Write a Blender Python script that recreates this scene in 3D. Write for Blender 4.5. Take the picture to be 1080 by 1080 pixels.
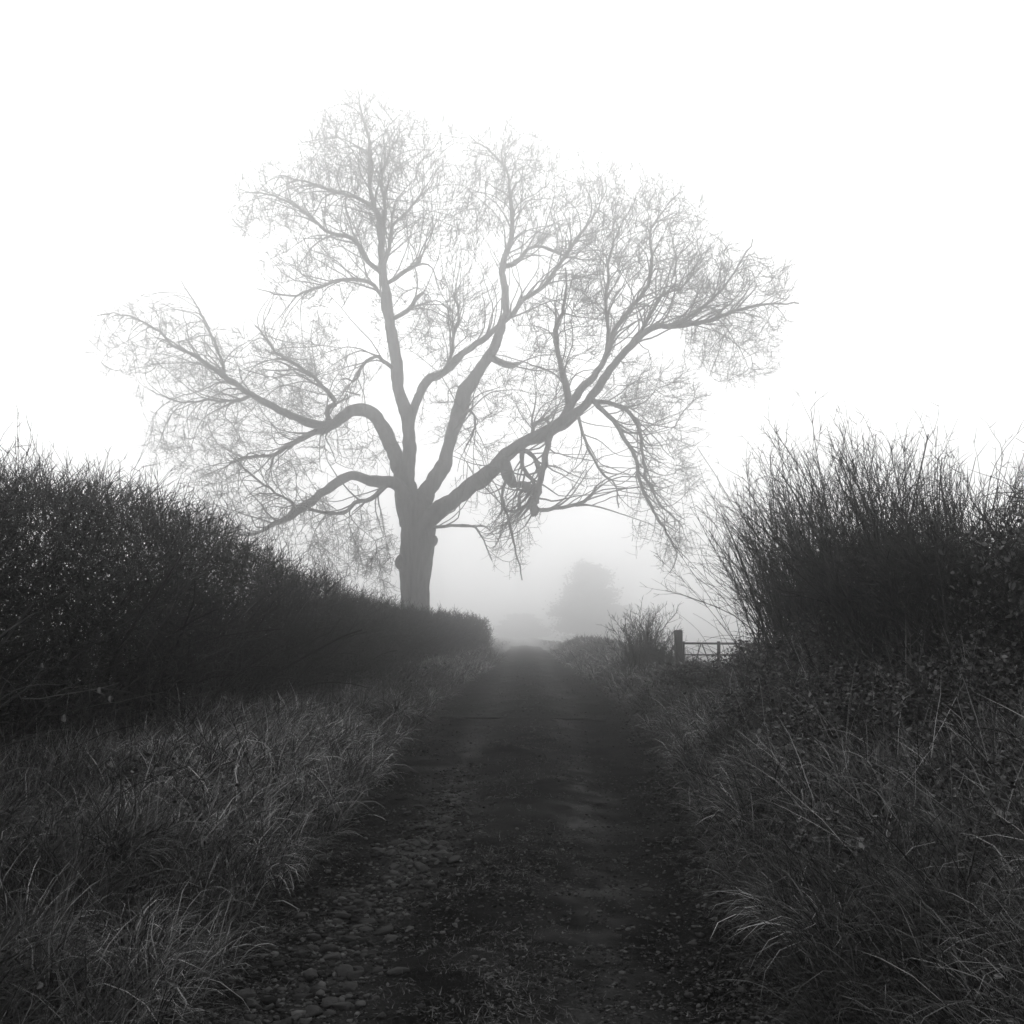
import bpy, math
import numpy as np
from mathutils import Vector

# ------------------------------------------------------------------ scene, camera, light
sc = bpy.context.scene
for o in list(bpy.data.objects):
    bpy.data.objects.remove(o)
COL = sc.collection
R = np.random.default_rng(11)
F, CX, HY, CH = 1200.0, 540.0, 655.0, 1.6      # focal (px of a 1080 frame), centre, horizon row, eye height

cam = bpy.data.cameras.new('camera')
cam.sensor_width = 36
cam.lens = F / 1080 * 36
cam.shift_y = (HY - 540) / 1080
cam.clip_start = 0.05
cam.clip_end = 3000
camo = bpy.data.objects.new('camera', cam)
COL.objects.link(camo)
camo.location = (0, 0, CH)
camo.rotation_euler = (math.radians(90), 0, 0)
sc.camera = camo

SUN_EL, SUN_AZ = 36.0, -3.0                     # behind the big tree, lost in the fog
w = bpy.data.worlds.new('World')
sc.world = w
w.use_nodes = True
nt = w.node_tree
nt.nodes.clear()
out = nt.nodes.new('ShaderNodeOutputWorld')
bg = nt.nodes.new('ShaderNodeBackground')
bg.inputs['Strength'].default_value = 0.1
sky = nt.nodes.new('ShaderNodeTexSky')
sky.sky_type = 'NISHITA'
sky.sun_disc = False
sky.sun_elevation = math.radians(SUN_EL)
sky.sun_rotation = math.radians(SUN_AZ)
bw = nt.nodes.new('ShaderNodeRGBToBW')
nt.links.new(sky.outputs[0], bw.inputs[0])
# overcast: an even pale stratus, thinnest towards the horizon
tc = nt.nodes.new('ShaderNodeTexCoord')
sx = nt.nodes.new('ShaderNodeSeparateXYZ')
nt.links.new(tc.outputs['Generated'], sx.inputs[0])
mr = nt.nodes.new('ShaderNodeMapRange')
mr.inputs['From Min'].default_value = 0.0
mr.inputs['From Max'].default_value = 1.0
SKY_LO, SKY_HI = 18.0, 4.2
mr.inputs['To Min'].default_value = SKY_LO
mr.inputs['To Max'].default_value = SKY_HI
nt.links.new(sx.outputs['Z'], mr.inputs['Value'])
mx = nt.nodes.new('ShaderNodeMix')
mx.data_type = 'FLOAT'
mx.inputs['Factor'].default_value = 0.8
nt.links.new(bw.outputs[0], mx.inputs['A'])
nt.links.new(mr.outputs[0], mx.inputs['B'])
nt.links.new(mx.outputs['Result'], bg.inputs['Color'])
nt.links.new(bg.outputs[0], out.inputs[0])

sl = bpy.data.lights.new('sun', 'SUN')
sl.energy = 0.5
sl.angle = math.radians(40)
so = bpy.data.objects.new('sun', sl)
COL.objects.link(so)
a, e = math.radians(SUN_AZ), math.radians(SUN_EL)
sd = Vector((math.sin(a) * math.cos(e), math.cos(a) * math.cos(e), math.sin(e)))
so.rotation_euler = sd.to_track_quat('Z', 'Y').to_euler()

sc.view_settings.view_transform = 'Standard'
sc.view_settings.look = 'None'
sc.view_settings.exposure = 0.0
sc.view_settings.gamma = 1.0
sc.view_settings.use_curve_mapping = False
sc.cycles.max_bounces = 12
sc.cycles.diffuse_bounces = 2
sc.cycles.glossy_bounces = 1
sc.cycles.volume_bounces = 12
sc.cycles.caustics_reflective = False
sc.cycles.caustics_refractive = False
HAZE = 0.0105

# ------------------------------------------------------------------ helpers
def nrm(v):
    return v / np.maximum(np.linalg.norm(v, axis=-1, keepdims=True), 1e-9)

def W(px, py, d):
    return np.array([(px - CX) / F * d, d, CH - (py - HY) / F * d])

def link(name, me, mat=None, parent=None, smooth=True):
    if mat:
        me.materials.append(mat)
    if smooth:
        me.shade_smooth()
    o = bpy.data.objects.new(name, me)
    COL.objects.link(o)
    if parent:
        o.parent = parent
        o.matrix_parent_inverse = parent.matrix_world.inverted()
    return o

def mesh_np(name, V, Fc, tone=None):
    """V (n,3), Fc (m,k) faces of one size"""
    me = bpy.data.meshes.new(name)
    n, (m, k) = len(V), Fc.shape
    me.vertices.add(n)
    me.vertices.foreach_set('co', np.asarray(V, dtype=np.float32).ravel())
    me.loops.add(m * k)
    me.loops.foreach_set('vertex_index', Fc.astype(np.int32).ravel())
    me.polygons.add(m)
    me.polygons.foreach_set('loop_start', np.arange(0, m * k, k, dtype=np.int32))
    me.update(calc_edges=True)
    me.validate()
    if tone is not None:
        at = me.attributes.new('tone', 'FLOAT', 'POINT')
        at.data.foreach_set('value', np.asarray(tone, dtype=np.float32))
    return me

def tag(o, label=None, cat=None, group=None, kind=None):
    if label: o['label'] = label
    if cat: o['category'] = cat
    if group: o['group'] = group
    if kind: o['kind'] = kind
    return o

def empty(name, loc, rz=0):
    o = bpy.data.objects.new(name, None)
    COL.objects.link(o)
    o.location = loc
    o.rotation_euler = (0, 0, rz)
    o.empty_display_size = 0.2
    bpy.context.view_layer.update()
    return o

class Acc:
    def __init__(s):
        s.V, s.F, s.T, s.n = [], [], [], 0
    def add(s, V, Fc, tone=None):
        V = V.reshape(-1, 3)
        s.V.append(V)
        s.F.append(Fc + s.n)
        s.T.append(np.zeros(len(V)) if tone is None else tone)
        s.n += len(V)
    def build(s, name, mat, parent=None, smooth=True):
        me = mesh_np(name, np.concatenate(s.V), np.concatenate(s.F), np.concatenate(s.T))
        return link(name, me, mat, parent, smooth)

def tubes(P, Rr, sides=3, tone=None):
    """P (N,K,3), Rr (N,K) -> verts, quads, tone"""
    N, K, _ = P.shape
    T = np.empty_like(P)
    T[:, 1:-1] = P[:, 2:] - P[:, :-2]
    T[:, 0] = P[:, 1] - P[:, 0]
    T[:, -1] = P[:, -1] - P[:, -2]
    T = nrm(T)
    main = nrm(P[:, -1] - P[:, 0])
    ref = np.where(np.abs(main[:, 2:3]) < 0.8, np.array([[0, 0, 1.0]]), np.array([[1.0, 0, 0]]))
    ref = np.repeat(ref[:, None], K, 1)
    U = nrm(np.cross(T, ref))
    B = np.cross(T, U)
    ang = np.arange(sides) * 2 * np.pi / sides
    ring = (U[:, :, None] * np.cos(ang)[None, None, :, None] + B[:, :, None] * np.sin(ang)[None, None, :, None])
    V = P[:, :, None] + ring * Rr[:, :, None, None]
    idx = np.arange(N * K * sides).reshape(N, K, sides)
    a_ = idx[:, :-1]; b_ = idx[:, 1:]
    q = np.stack([a_, np.roll(a_, -1, 2), np.roll(b_, -1, 2), b_], -1).reshape(-1, 4)
    t = np.zeros(N * K * sides) if tone is None else np.repeat(tone, K * sides)
    return V.reshape(-1, 3), q, t

def ribbons(P, Wd, side, tone=None):
    N, K, _ = P.shape
    V = np.stack([P - side[:, None] * Wd[..., None] / 2, P + side[:, None] * Wd[..., None] / 2], 2)
    idx = np.arange(N * K * 2).reshape(N, K, 2)
    q = np.stack([idx[:, :-1, 0], idx[:, :-1, 1], idx[:, 1:, 1], idx[:, 1:, 0]], -1).reshape(-1, 4)
    t = np.zeros(N * K * 2) if tone is None else np.repeat(tone, K * 2)
    return V.reshape(-1, 3), q, t

def tube_path(acc, P, r, sides=8, tone=0.0):
    V, q, t = tubes(np.asarray(P)[None], np.asarray(r)[None], sides)
    acc.add(V, q, t + tone)

def box(acc, c, s, rz=0.0):
    v = np.array([[x, y, z] for x in (-.5, .5) for y in (-.5, .5) for z in (-.5, .5)]) * np.array(s)
    cr, sr = math.cos(rz), math.sin(rz)
    v = np.stack([v[:, 0] * cr - v[:, 1] * sr, v[:, 0] * sr + v[:, 1] * cr, v[:, 2]], 1) + np.array(c)
    f = np.array([[0, 1, 3, 2], [4, 6, 7, 5], [0, 4, 5, 1], [2, 3, 7, 6], [0, 2, 6, 4], [1, 5, 7, 3]])
    acc.add(v, f)

_L = np.random.default_rng(5).random((256, 256))
def vnoise(x, y, s):
    x = np.asarray(x) * s + 100.3; y = np.asarray(y) * s + 57.7
    xi = np.floor(x).astype(int); yi = np.floor(y).astype(int)
    fx = x - xi; fy = y - yi
    fx = fx * fx * (3 - 2 * fx); fy = fy * fy * (3 - 2 * fy)
    g = lambda i, j: _L[i % 256, j % 256]
    return ((g(xi, yi) * (1 - fx) + g(xi + 1, yi) * fx) * (1 - fy) + (g(xi, yi + 1) * (1 - fx) + g(xi + 1, yi + 1) * fx) * fy) - 0.5

def fbm(x, y, s, o=4):
    r = 0; a_ = 1.0
    for i in range(o):
        r = r + a_ * vnoise(x, y, s * 2 ** i); a_ *= 0.5
    return r

def sstep(a_, b_, x):
    t = np.clip((x - a_) / (b_ - a_), 0, 1)
    return t * t * (3 - 2 * t)

# ------------------------------------------------------------------ materials (greys: the place is seen in monochrome)
def mat_grey(name, lo, hi, scale=20.0, rough=0.9, bump=0.0, bscale=60.0, tone=0.0, stretch=None, detail=6, spec=0.3):
    m = bpy.data.materials.new(name)
    m.use_nodes = True
    t = m.node_tree
    b = t.nodes['Principled BSDF']
    b.inputs['Roughness'].default_value = rough
    b.inputs['Specular IOR Level'].default_value = spec
    co = t.nodes.new('ShaderNodeTexCoord')
    vec = co.outputs['Object']
    if stretch:
        mp = t.nodes.new('ShaderNodeMapping')
        mp.inputs['Scale'].default_value = stretch
        t.links.new(vec, mp.inputs['Vector'])
        vec = mp.outputs[0]
    n = t.nodes.new('ShaderNodeTexNoise')
    n.inputs['Scale'].default_value = scale
    n.inputs['Detail'].default_value = detail
    t.links.new(vec, n.inputs['Vector'])
    r = t.nodes.new('ShaderNodeMapRange')
    r.inputs['From Min'].default_value = 0.3
    r.inputs['From Max'].default_value = 0.7
    r.inputs['To Min'].default_value = lo
    r.inputs['To Max'].default_value = hi
    t.links.new(n.outputs['Fac'], r.inputs['Value'])
    val = r.outputs[0]
    if tone:
        at = t.nodes.new('ShaderNodeAttribute')
        at.attribute_name = 'tone'
        ma = t.nodes.new('ShaderNodeMath'); ma.operation = 'MULTIPLY_ADD'
        ma.inputs[1].default_value = tone
        t.links.new(at.outputs['Fac'], ma.inputs[0])
        t.links.new(val, ma.inputs[2])
        val = ma.outputs[0]
    t.links.new(val, b.inputs['Base Color'])
    if bump:
        n2 = t.nodes.new('ShaderNodeTexNoise')
        n2.inputs['Scale'].default_value = bscale
        n2.inputs['Detail'].default_value = 8
        n2.inputs['Roughness'].default_value = 0.65
        t.links.new(vec, n2.inputs['Vector'])
        bp = t.nodes.new('ShaderNodeBump')
        bp.inputs['Strength'].default_value = 1.0
        bp.inputs['Distance'].default_value = bump
        t.links.new(n2.outputs['Fac'], bp.inputs['Height'])
        t.links.new(bp.outputs[0], b.inputs['Normal'])
    return m

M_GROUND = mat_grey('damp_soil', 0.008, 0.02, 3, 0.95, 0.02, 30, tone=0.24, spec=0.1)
M_TRACK = mat_grey('track_earth', 0.003, 0.016, 2.6, 1.0, 0.03, 34, tone=0.07, spec=0.03, detail=9)
M_STONE = mat_grey('stone', 0.010, 0.026, 14, 0.8, 0.004, 60, tone=0.07, spec=0.12)
M_GRAVEL = mat_grey('gravel', 0.008, 0.022, 30, 0.85, tone=0.10, spec=0.06)
M_GRASS = mat_grey('grass_blades', 0.009, 0.022, 2, 0.75, tone=0.60, spec=0.3)
M_BARK = mat_grey('bark', 0.015, 0.09, 2.2, 0.95, 0.08, 6, stretch=(3, 3, 0.5), spec=0.1)
M_BRANCH = mat_grey('branch_bark', 0.03, 0.07, 4, 0.95, spec=0.1)
M_TWIG = mat_grey('hedge_twigs', 0.006, 0.016, 5, 0.9, tone=0.06, spec=0.1)
M_LEAF = mat_grey('bramble_leaves', 0.008, 0.02, 6, 0.65, tone=0.17, spec=0.25)
M_HLEAF = mat_grey('hedge_leaves', 0.005, 0.013, 6, 0.8, tone=0.05, spec=0.1)
M_DRY = mat_grey('dry_leaves', 0.06, 0.22, 20, 0.8, spec=0.2)
M_WOOD = mat_grey('weathered_wood', 0.025, 0.07, 10, 0.9, 0.006, 30, stretch=(6, 6, 0.6), spec=0.1)
M_METAL = mat_grey('gate_metal', 0.03, 0.06, 20, 0.6, spec=0.4)
M_FAR = mat_grey('far_foliage', 0.02, 0.05, 1, 0.95, spec=0.1)

# ------------------------------------------------------------------ terrain
def xc(d):
    return np.interp(d, [0, 5, 10, 18, 43, 70, 120, 200], [-.15, -.1, .1, .33, .68, .9, 1.3, 2.0])
def hw(d):
    return np.interp(d, [0, 5, 10, 16, 26, 43, 90], [1.25, 1.3, 1.55, 1.8, 1.8, 1.35, 1.3])

def base(d):
    return np.interp(d, [0, 44, 55, 65, 80, 100, 120, 160, 200, 420, 800], [0, 0, -.06, -.15, -.36, -.62, -.88, -1.35, -1.8, -4.0, -4.6])

def height(x, y):
    u = x - xc(y); h_ = hw(y) + 0.3 * vnoise(np.sign(x) * 9, y, .7) + .14 * vnoise(x, y, 2.5)
    ul = -u - h_; ur = u - h_
    z = base(y)
    near = 1 - sstep(17, 24, y)
    # left verge and right bank
    z = z + 0.22 * sstep(-.05, .6, ul) + 0.16 * sstep(.5, 2.2, ul)
    rb = 0.3 * sstep(-.05, .55, ur) + near * (0.28 * sstep(.4, 1.5, ur) + 0.36 * sstep(1.3, 2.6, ur))
    mound = sstep(24, 34, y) * (1 - sstep(60, 85, y))
    z = z + rb + 0.28 * mound * sstep(.3, 1.4, ur)
    off = np.maximum(sstep(0, .5, ul), sstep(0, .5, ur))
    z = z + off * (0.26 * fbm(x, y, .9, 3) + .12 * fbm(x, y, 2.6, 2)) * (1 - 0.5 * sstep(60, 100, y))
    # ruts and hump on the track
    drop = sstep(3.2, 5.6, x - .035 * np.clip(y - 26, 0, 40)) * np.clip(y - 25.5, 0, 70)
    z = z - .075 * drop * (1 - sstep(60, 130, y) * .6)
    tr = 1 - off
    z = z + tr * (0.05 * np.exp(-(u / .42) ** 2) - 0.03 * np.exp(-((np.abs(u) - .85) / .28) ** 2))
    z = z + tr * 0.05 * fbm(x, y, 1.3, 3)
    return z

def grid(xs, ys, zf):
    X, Y = np.meshgrid(xs, ys)
    Z = zf(X, Y)
    V = np.stack([X, Y, Z], -1).reshape(-1, 3)
    nx, ny = len(xs), len(ys)
    i = np.arange(nx * ny).reshape(ny, nx)
    q = np.stack([i[:-1, :-1], i[:-1, 1:], i[1:, 1:], i[1:, :-1]], -1).reshape(-1, 4)
    return V, q

xs = np.concatenate([np.linspace(-760, -30, 40), np.linspace(-28, -7, 22), np.arange(-6.8, 7, .09), np.linspace(7.2, 28, 22), np.linspace(30, 760, 50)])
ys = np.concatenate([np.linspace(-760, -12, 34), np.linspace(-10, 2, 20), 2.05 + np.cumsum(np.linspace(.05, .6, 250)), np.linspace(90, 760, 120)])
ys = np.unique(ys)
def gz(X, Y):
    u = np.abs(X - xc(Y)); h_ = hw(Y)
    return height(X, Y) - 0.05 * (1 - sstep(h_ - .35, h_ - .15, u))
V, q = grid(xs, ys, gz)
pasture_bounce = np.maximum(sstep(52, 75, V[:, 1]), sstep(6.5, 9, np.abs(V[:, 0]))) * (.8 + .5 * fbm(V[:, 0], V[:, 1], .05, 3))  # pasture beyond the hedges paled on purpose, to bounce light into the fog
tag(link('ground', mesh_np('ground', V, q, pasture_bounce), M_GROUND), kind='structure')

# track sheet: fine mesh
us = np.linspace(-1, 1, 130)
vs = np.concatenate([np.linspace(-14, 3, 40), 3.05 + np.cumsum(np.geomspace(.02, .9, 420))])
vs = vs[vs < 190]
U, Vv = np.meshgrid(us, vs)
X = xc(Vv) + U * (hw(Vv) - 0.02)
Z = height(X, Vv) + 0.012
Z = Z + 0.018 * fbm(X, Vv, 7, 4) + 0.016 * np.clip(fbm(X, Vv, 22, 3), -.3, 1) * sstep(-.2, .3, vnoise(X, Vv, 1.5) + .2)
Z = Z - 0.03 * (np.abs(U) ** 8)
i = np.arange(U.size).reshape(U.shape)
q = np.stack([i[:-1, :-1], i[:-1, 1:], i[1:, 1:], i[1:, :-1]], -1).reshape(-1, 4)
UX = X - xc(Vv)
wear = np.exp(-((np.abs(UX + .1 + .25 * fbm(X, Vv, 1.5, 4)) - .62) / .26) ** 2) * (.6 + 1.2 * fbm(X, Vv, 6, 4)) * np.clip(.65 + .9 * fbm(X, Vv, .8, 4), 0, 1.3) + .5 * np.clip(fbm(X, Vv, 2.2, 4), 0, 1)
tag(link('track', mesh_np('track', np.stack([X, Vv, Z], -1).reshape(-1, 3), q, wear.ravel()), M_TRACK), kind='structure')

def tz(x, y):
    return height(x, y) + 0.012 + 0.018 * fbm(x, y, 7, 4)

# ------------------------------------------------------------------ haze
hv = bpy.data.materials.new('fog')
hv.use_nodes = True
t = hv.node_tree
t.nodes.clear()
o_ = t.nodes.new('ShaderNodeOutputMaterial')
pv = t.nodes.new('ShaderNodeVolumePrincipled')
pv.inputs['Color'].default_value = (0.995, 0.995, 0.995, 1)
pv.inputs['Density'].default_value = HAZE
pv.inputs['Anisotropy'].default_value = 0.94
t.links.new(pv.outputs[0], o_.inputs['Volume'])
acc = Acc()
box(acc, (0, 0, 10.0), (1560, 1560, 42.0))
tag(acc.build('haze', hv, smooth=False), kind='stuff')

# ------------------------------------------------------------------ the old tree
TD = 56.0; TS = TD / 40.0
def catmull(P, n):
    P = np.asarray(P, float)
    Q = np.vstack([2 * P[0] - P[1], P, 2 * P[-1] - P[-2]])
    outp = []
    for i_ in range(1, len(Q) - 2):
        k = n
        tt = np.linspace(0, 1, k, endpoint=False)[:, None]
        p0, p1, p2, p3 = Q[i_ - 1], Q[i_], Q[i_ + 1], Q[i_ + 2]
        outp.append(.5 * ((2 * p1) + (p2 - p0) * tt + (2 * p0 - 5 * p1 + 4 * p2 - p3) * tt ** 2 + (3 * p1 - p0 - 3 * p2 + p3) * tt ** 3))
    outp.append(Q[-2][None])
    return np.vstack(outp)

def resample(P, step):
    d = np.concatenate([[0], np.cumsum(np.linalg.norm(np.diff(P[:, :3], axis=0), axis=1))])
    n = max(2, int(d[-1] / step) + 1)
    s = np.linspace(0, d[-1], n)
    return np.stack([np.interp(s, d, P[:, k]) for k in range(P.shape[1])], 1)

# limbs: (start depth offset, end depth offset, [(px, py, width px)...])
LIMBS = [
 ('A', 0, .5, [(434,552,30),(428,529,25),(427,505,20),(429,489,17),(432,465,15),(431,442,14),(424,406,13),(420,369,12.5),(411,315,11),(404,268,9),(399,224,6),(390,188,4.2),(388,152,3.2),(380,118,2.2),(377,93,1.2)]),
 ('B', .1, 3.5, [(430,520,22),(422,496,18),(413,471,16),(400,448,15),(386,433,14),(364,435,13),(350,446,11),(328,448,9),(299,437,8),(270,422,7),(245,406,6),(220,388,5),(205,377,4),(180,365,3.2),(155,347,2.4),(126,336,1.6),(103,333,1)]),
 ('C', -.2, -4, [(428,522,18),(415,509,14),(393,507,12),(368,503,10.5),(350,512,10),(328,529,9),(306,545,8),(281,558,4.5),(262,566,2),(240,560,1.2)]),
 ('D', .2, 2.5, [(431,450,12),(440,417,10),(451,402,9),(469,394,8.5),(484,379,8),(505,362,7),(525,346,6),(541,331,6),(551,318,5.5),(574,301,4.6),(593,275,3.6),(612,244,2.8),(627,221,2),(640,196,1.2)]),
 ('E', .4, 2, [(442,540,24),(450,518,20),(463,496,18),(472,467,16),(480,441,15),(488,418,15),(503,397,14.5),(519,377,13),(528,354,10),(533,330,8.5),(533,306,8),(530,282,7),(539,252,5.5),(539,214,4),(534,180,2.6),(515,158,1.8),(494,142,1)]),
 ('F', -.3, -3.5, [(446,556,26),(458,541,22),(484,523,19),(511,503,18),(527,486,17),(545,471,14),(568,460,14),(592,450,14),(612,439,12),(626,420,10),(642,396,9),(661,373,7.5),(684,350,6.5),(707,347,6),(733,343,5),(764,335,4),(802,324,2.8),(843,320,1.2)]),
]
SUBS = [  # (depth at the joint, end depth)
 (1.2, .5, [(350,446,7),(345,430,6),(355,424,5.5),(343,411,4.5),(321,392,3.6),(292,374,2.8),(270,343,1.6)]),
 (1.2, -1, [(364,437,7),(345,452,7),(328,457,6),(307,469,5),(285,478,4),(262,480,3),(241,489,2)]),
 (-1, -3, [(415,512,7),(397,527,5),(379,527,4.6),(361,540,4),(335,540,3),(318,533,2)]),
 (1.8, 3.4, [(533,285,6),(547,280,4.6),(559,263,4),(575,262,3.2),(600,270,2.4),(627,275,1.3)]),
 (1.3, 1.6, [(521,379,9),(531,384,8),(541,386,7),(547,383,4)]),
 (-1.5, -1, [(592,450,11),(604,424,10),(612,411,9),(625,398,8),(638,373,6.5),(646,347,5.5),(661,328,5),(684,301,4),(691,271,3.2),(688,244,2.4),(700,222,1.8),(718,202,1)]),
 (-2.2, 0, [(661,373,5),(688,335,4),(703,313,3),(728,300,2.2),(740,270,1.5)]),
 (-2.4, -3, [(684,350,4.5),(715,338,3.6),(740,322,3.2),(756,305,2.6),(775,280,2),(794,252,1.2)]),
 (-1.2, 1, [(638,373,5),(640,350,4.2),(636,325,3.6),(640,290,3),(644,262,2.4),(657,229,1.4)]),
 (-1.7, -5.5, [(600,430,8),(597,412,7),(591,390,6),(588,372,5),(587,351,4.4),(593,328,3.6),(594,305,2.8),(596,282,1.8)]),
 (-.9, -1.4, [(527,484,17),(533,494,15),(538,504,13),(541,512,9)]),
 (-1.4, -3, [(592,448,9),(585,450,8),(579,464,7.5),(575,485,7),(571,505,7),(567,522,7.5),(564,536,8),(562,542,5)]),
 (-3, -3.8, [(565,533,5),(575,536,4.5),(590,533,4.2),(607,531,4),(617,527,3.8),(625,521,3.2),(629,513,2.6)]),
 (-1.2, -3, [(540,474,6),(556,474,5.5),(564,482,5),(568,495,4.6),(567,512,4.5),(563,527,5)]),
 (-1.5, -2.6, [(541,506,7),(550,508,8),(557,512,9),(563,520,8),(566,530,7)]),
 (-1.5, -2.6, [(546,476,5),(549,490,4.5),(556,500,5),(562,512,5),(558,522,3)]),
 (-2, -3, [(555,510,5),(547,520,4),(546,536,4),(539,538,3),(531,533,3),(528,527,2.4)]),
 (-1, 2, [(568,460,5),(562,452,4),(568,443,3.6),(578,444,3.2),(584,452,3)]),
 (-1.8, -4.5, [(626,422,6),(635,434,5.4),(648,446,5),(660,466,4.6),(671,490,4.2),(674,515,3.8),(688,540,3),(702,560,2.2),(712,580,1.6),(708,603,1)]),
 (-1.9, -2.5, [(628,418,5),(648,421,4.6),(667,437,4.2),(674,462,3.8),(676,490,3),(684,520,2.4),(700,540,1.8),(720,556,1.2)]),
 (-1.8, -1.5, [(612,440,3.5),(616,459,3),(623,481,2.8),(635,503,2.4),(648,512,2),(652,535,1.3)]),
 (0, -1.4, [(457,571,5),(467,566,3.6),(477,559,3),(496,553,2.6),(506,557,2),(513,573,1.6),(519,590,1)]),
 (-1.2, -2.2, [(527,500,4),(524,520,3.4),(529,535,3),(537,556,2.6),(544,583,2),(551,612,1)]),
 (.3, 1.8, [(401,289,6),(386,275,5),(372,253,4.4),(343,239,3.6),(318,218,2.8),(292,206,2),(252,199,1)]),
 (.3, -2, [(406,316,5),(390,298,4.2),(364,295,3.6),(335,307,2.8),(307,315,2),(270,304,1)]),
 (.4, -1.5, [(396,216,4.5),(372,206,3.6),(328,195,2.4),(292,185,1.2)]),
 (.3, -.6, [(421,342,5),(433,325,4.6),(438,315,4.2),(447,309,2.6)]),
 (.3, -1, [(413,302,4.5),(426,290,4.4),(440,282,4.2),(441,272,3)]),
 (.3, 2, [(406,283,5),(412,262,4.4),(415,236,3.6),(430,222,2.6),(445,204,1.8),(456,184,1)]),
 (.4, 1.6, [(401,260,5),(408,224,4),(404,190,3),(412,160,2),(427,136,1)]),
 (.2, -2, [(420,392,5),(411,387,4.4),(397,378,3.6),(381,388,3),(375,402,2.4),(362,398,1.6)]),
 (.2, 2, [(472,395,4.5),(480,372,3.8),(482,350,3),(488,330,2.4),(480,310,1.6)]),
 (.3, -2, [(478,450,4.5),(488,442,4),(494,430,3),(500,448,2.2),(492,470,1.4)]),
 (3, 4.5, [(245,406,3.6),(238,385,3),(222,350,2.4),(205,320,1.6),(192,296,1)]),
 (2.6, 1, [(270,422,4),(248,428,3.4),(222,424,2.6),(190,424,1.8),(160,412,1)]),
 (-2.8, -5, [(306,545,4),(312,530,3.2),(292,520,2.6),(262,500,2),(240,478,1.2)]),
]
tree = empty('old_tree', W(439, 703, TD))
tag(tree, 'large bare old tree with sprawling gnarled limbs rising behind the left hedge into fog', 'tree')
jr = np.random.default_rng(3)
nodes, parents, seedr, seedc = [], [], [], []
def limb_world(pts, d0, d1, jit=0.0):
    pts = catmull(np.array(pts, float), 5)
    tt = np.concatenate([[0], np.cumsum(np.linalg.norm(np.diff(pts[:, :2], axis=0), axis=1))])
    tt /= tt[-1]
    dep = TD + TS * (d0 + (d1 - d0) * tt ** 1.1)
    P = np.array([np.append(W(p[0], p[1], dd), p[2] / 2 / F * dd) for p, dd in zip(pts, dep)])
    P = resample(P, .22 * TS)
    n = len(P)
    if jit:
        nz = np.cumsum(jr.normal(0, jit, (n, 3)), 0)
        k = np.ones(3) / 3
        nz = np.stack([np.convolve(nz[:, c], k, 'same') for c in range(3)], 1)
        nz -= nz[0]; nz -= np.linspace(0, 1, n)[:, None] * nz[-1]
        nz += jr.normal(0, .022, (n, 3))
        fade = np.clip(np.arange(n) / 4, 0, 1)[:, None]
        P[:, :3] += nz * fade
    return P
# trunk
tk = np.array([(441,712,40),(440,700,34),(439,680,31),(438.5,640,30),(438,615,31.5),(438.5,590,34),(440.5,572,34),(441,556,36),(440,543,37),(437,532,34),(435,524,27),(434,517,15)], float)
tp = resample(limb_world(tk, 0, 0), .07)
acc = Acc()
sides = 64
P = tp[:, :3]; rr = tp[:, 3]
Vt, qt, _ = tubes(P[None], rr[None], sides)
Vt = Vt.reshape(len(P), sides, 3)
cen = P[:, None]
rad = Vt - cen
angs = np.arange(sides) / sides * 2 * np.pi
lump = 1 + .05 * np.sin(3 * angs + 1)[None] + .03 * np.sin(5 * angs)[None] + .12 * fbm(np.sin(angs)[None] * 1.2 + 0 * P[:, 2:3], P[:, 2:3] + np.cos(angs)[None], 1.0, 3) + .10 * fbm(np.sin(angs)[None] * 7 + 0 * P[:, 2:3], P[:, 2:3] * .8 + np.cos(angs)[None] * 7, 1.3, 3)
Vt = cen + rad * lump[..., None]
acc.add(Vt.reshape(-1, 3), qt)
acc.build('trunk', M_BARK, tree)
# burr on the left of the trunk, knob on the right
def add_seed(P, attach=True):
    st = len(nodes)
    for k_ in range(len(P)):
        nodes.append(P[k_, :3]); seedr.append(P[k_, 3])
        parents.append(st + k_ - 1 if k_ else -1)
        seedc.append(True)
main_paths = []
for nm, d0, d1, pts in LIMBS:
    P = limb_world(pts, d0, d1, .03)
    main_paths.append(P); add_seed(P)
    acc = Acc()
    r_ = P[:, 3] * .93 * (1 + .14 * np.convolve(jr.normal(0, 1, len(P)), np.ones(3) / 3, 'same'))
    Pf = resample(np.concatenate([P[:, :3], r_[:, None]], 1), .12)
    ns = 24
    Vl, ql, _ = tubes(Pf[None, :, :3], Pf[None, :, 3], ns)
    Vl = Vl.reshape(len(Pf), ns, 3); ag = np.arange(ns) / ns * 6.283
    ll = np.arange(len(Pf)) * .12
    lm = 1 + .14 * fbm(np.sin(ag)[None] * 1.3 + 0 * ll[:, None], ll[:, None] * 1.2 + np.cos(ag)[None] * 1.3, 1.1, 3) + .09 * fbm(np.sin(ag)[None] * 5 + d1, ll[:, None] * .8 + np.cos(ag)[None] * 5, 1.6, 2)
    Vl = Pf[:, None, :3] + (Vl - Pf[:, None, :3]) * lm[..., None]
    acc.add(Vl.reshape(-1, 3), ql)
    acc.build('limb', M_BARK, tree)
subacc = Acc()
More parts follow.
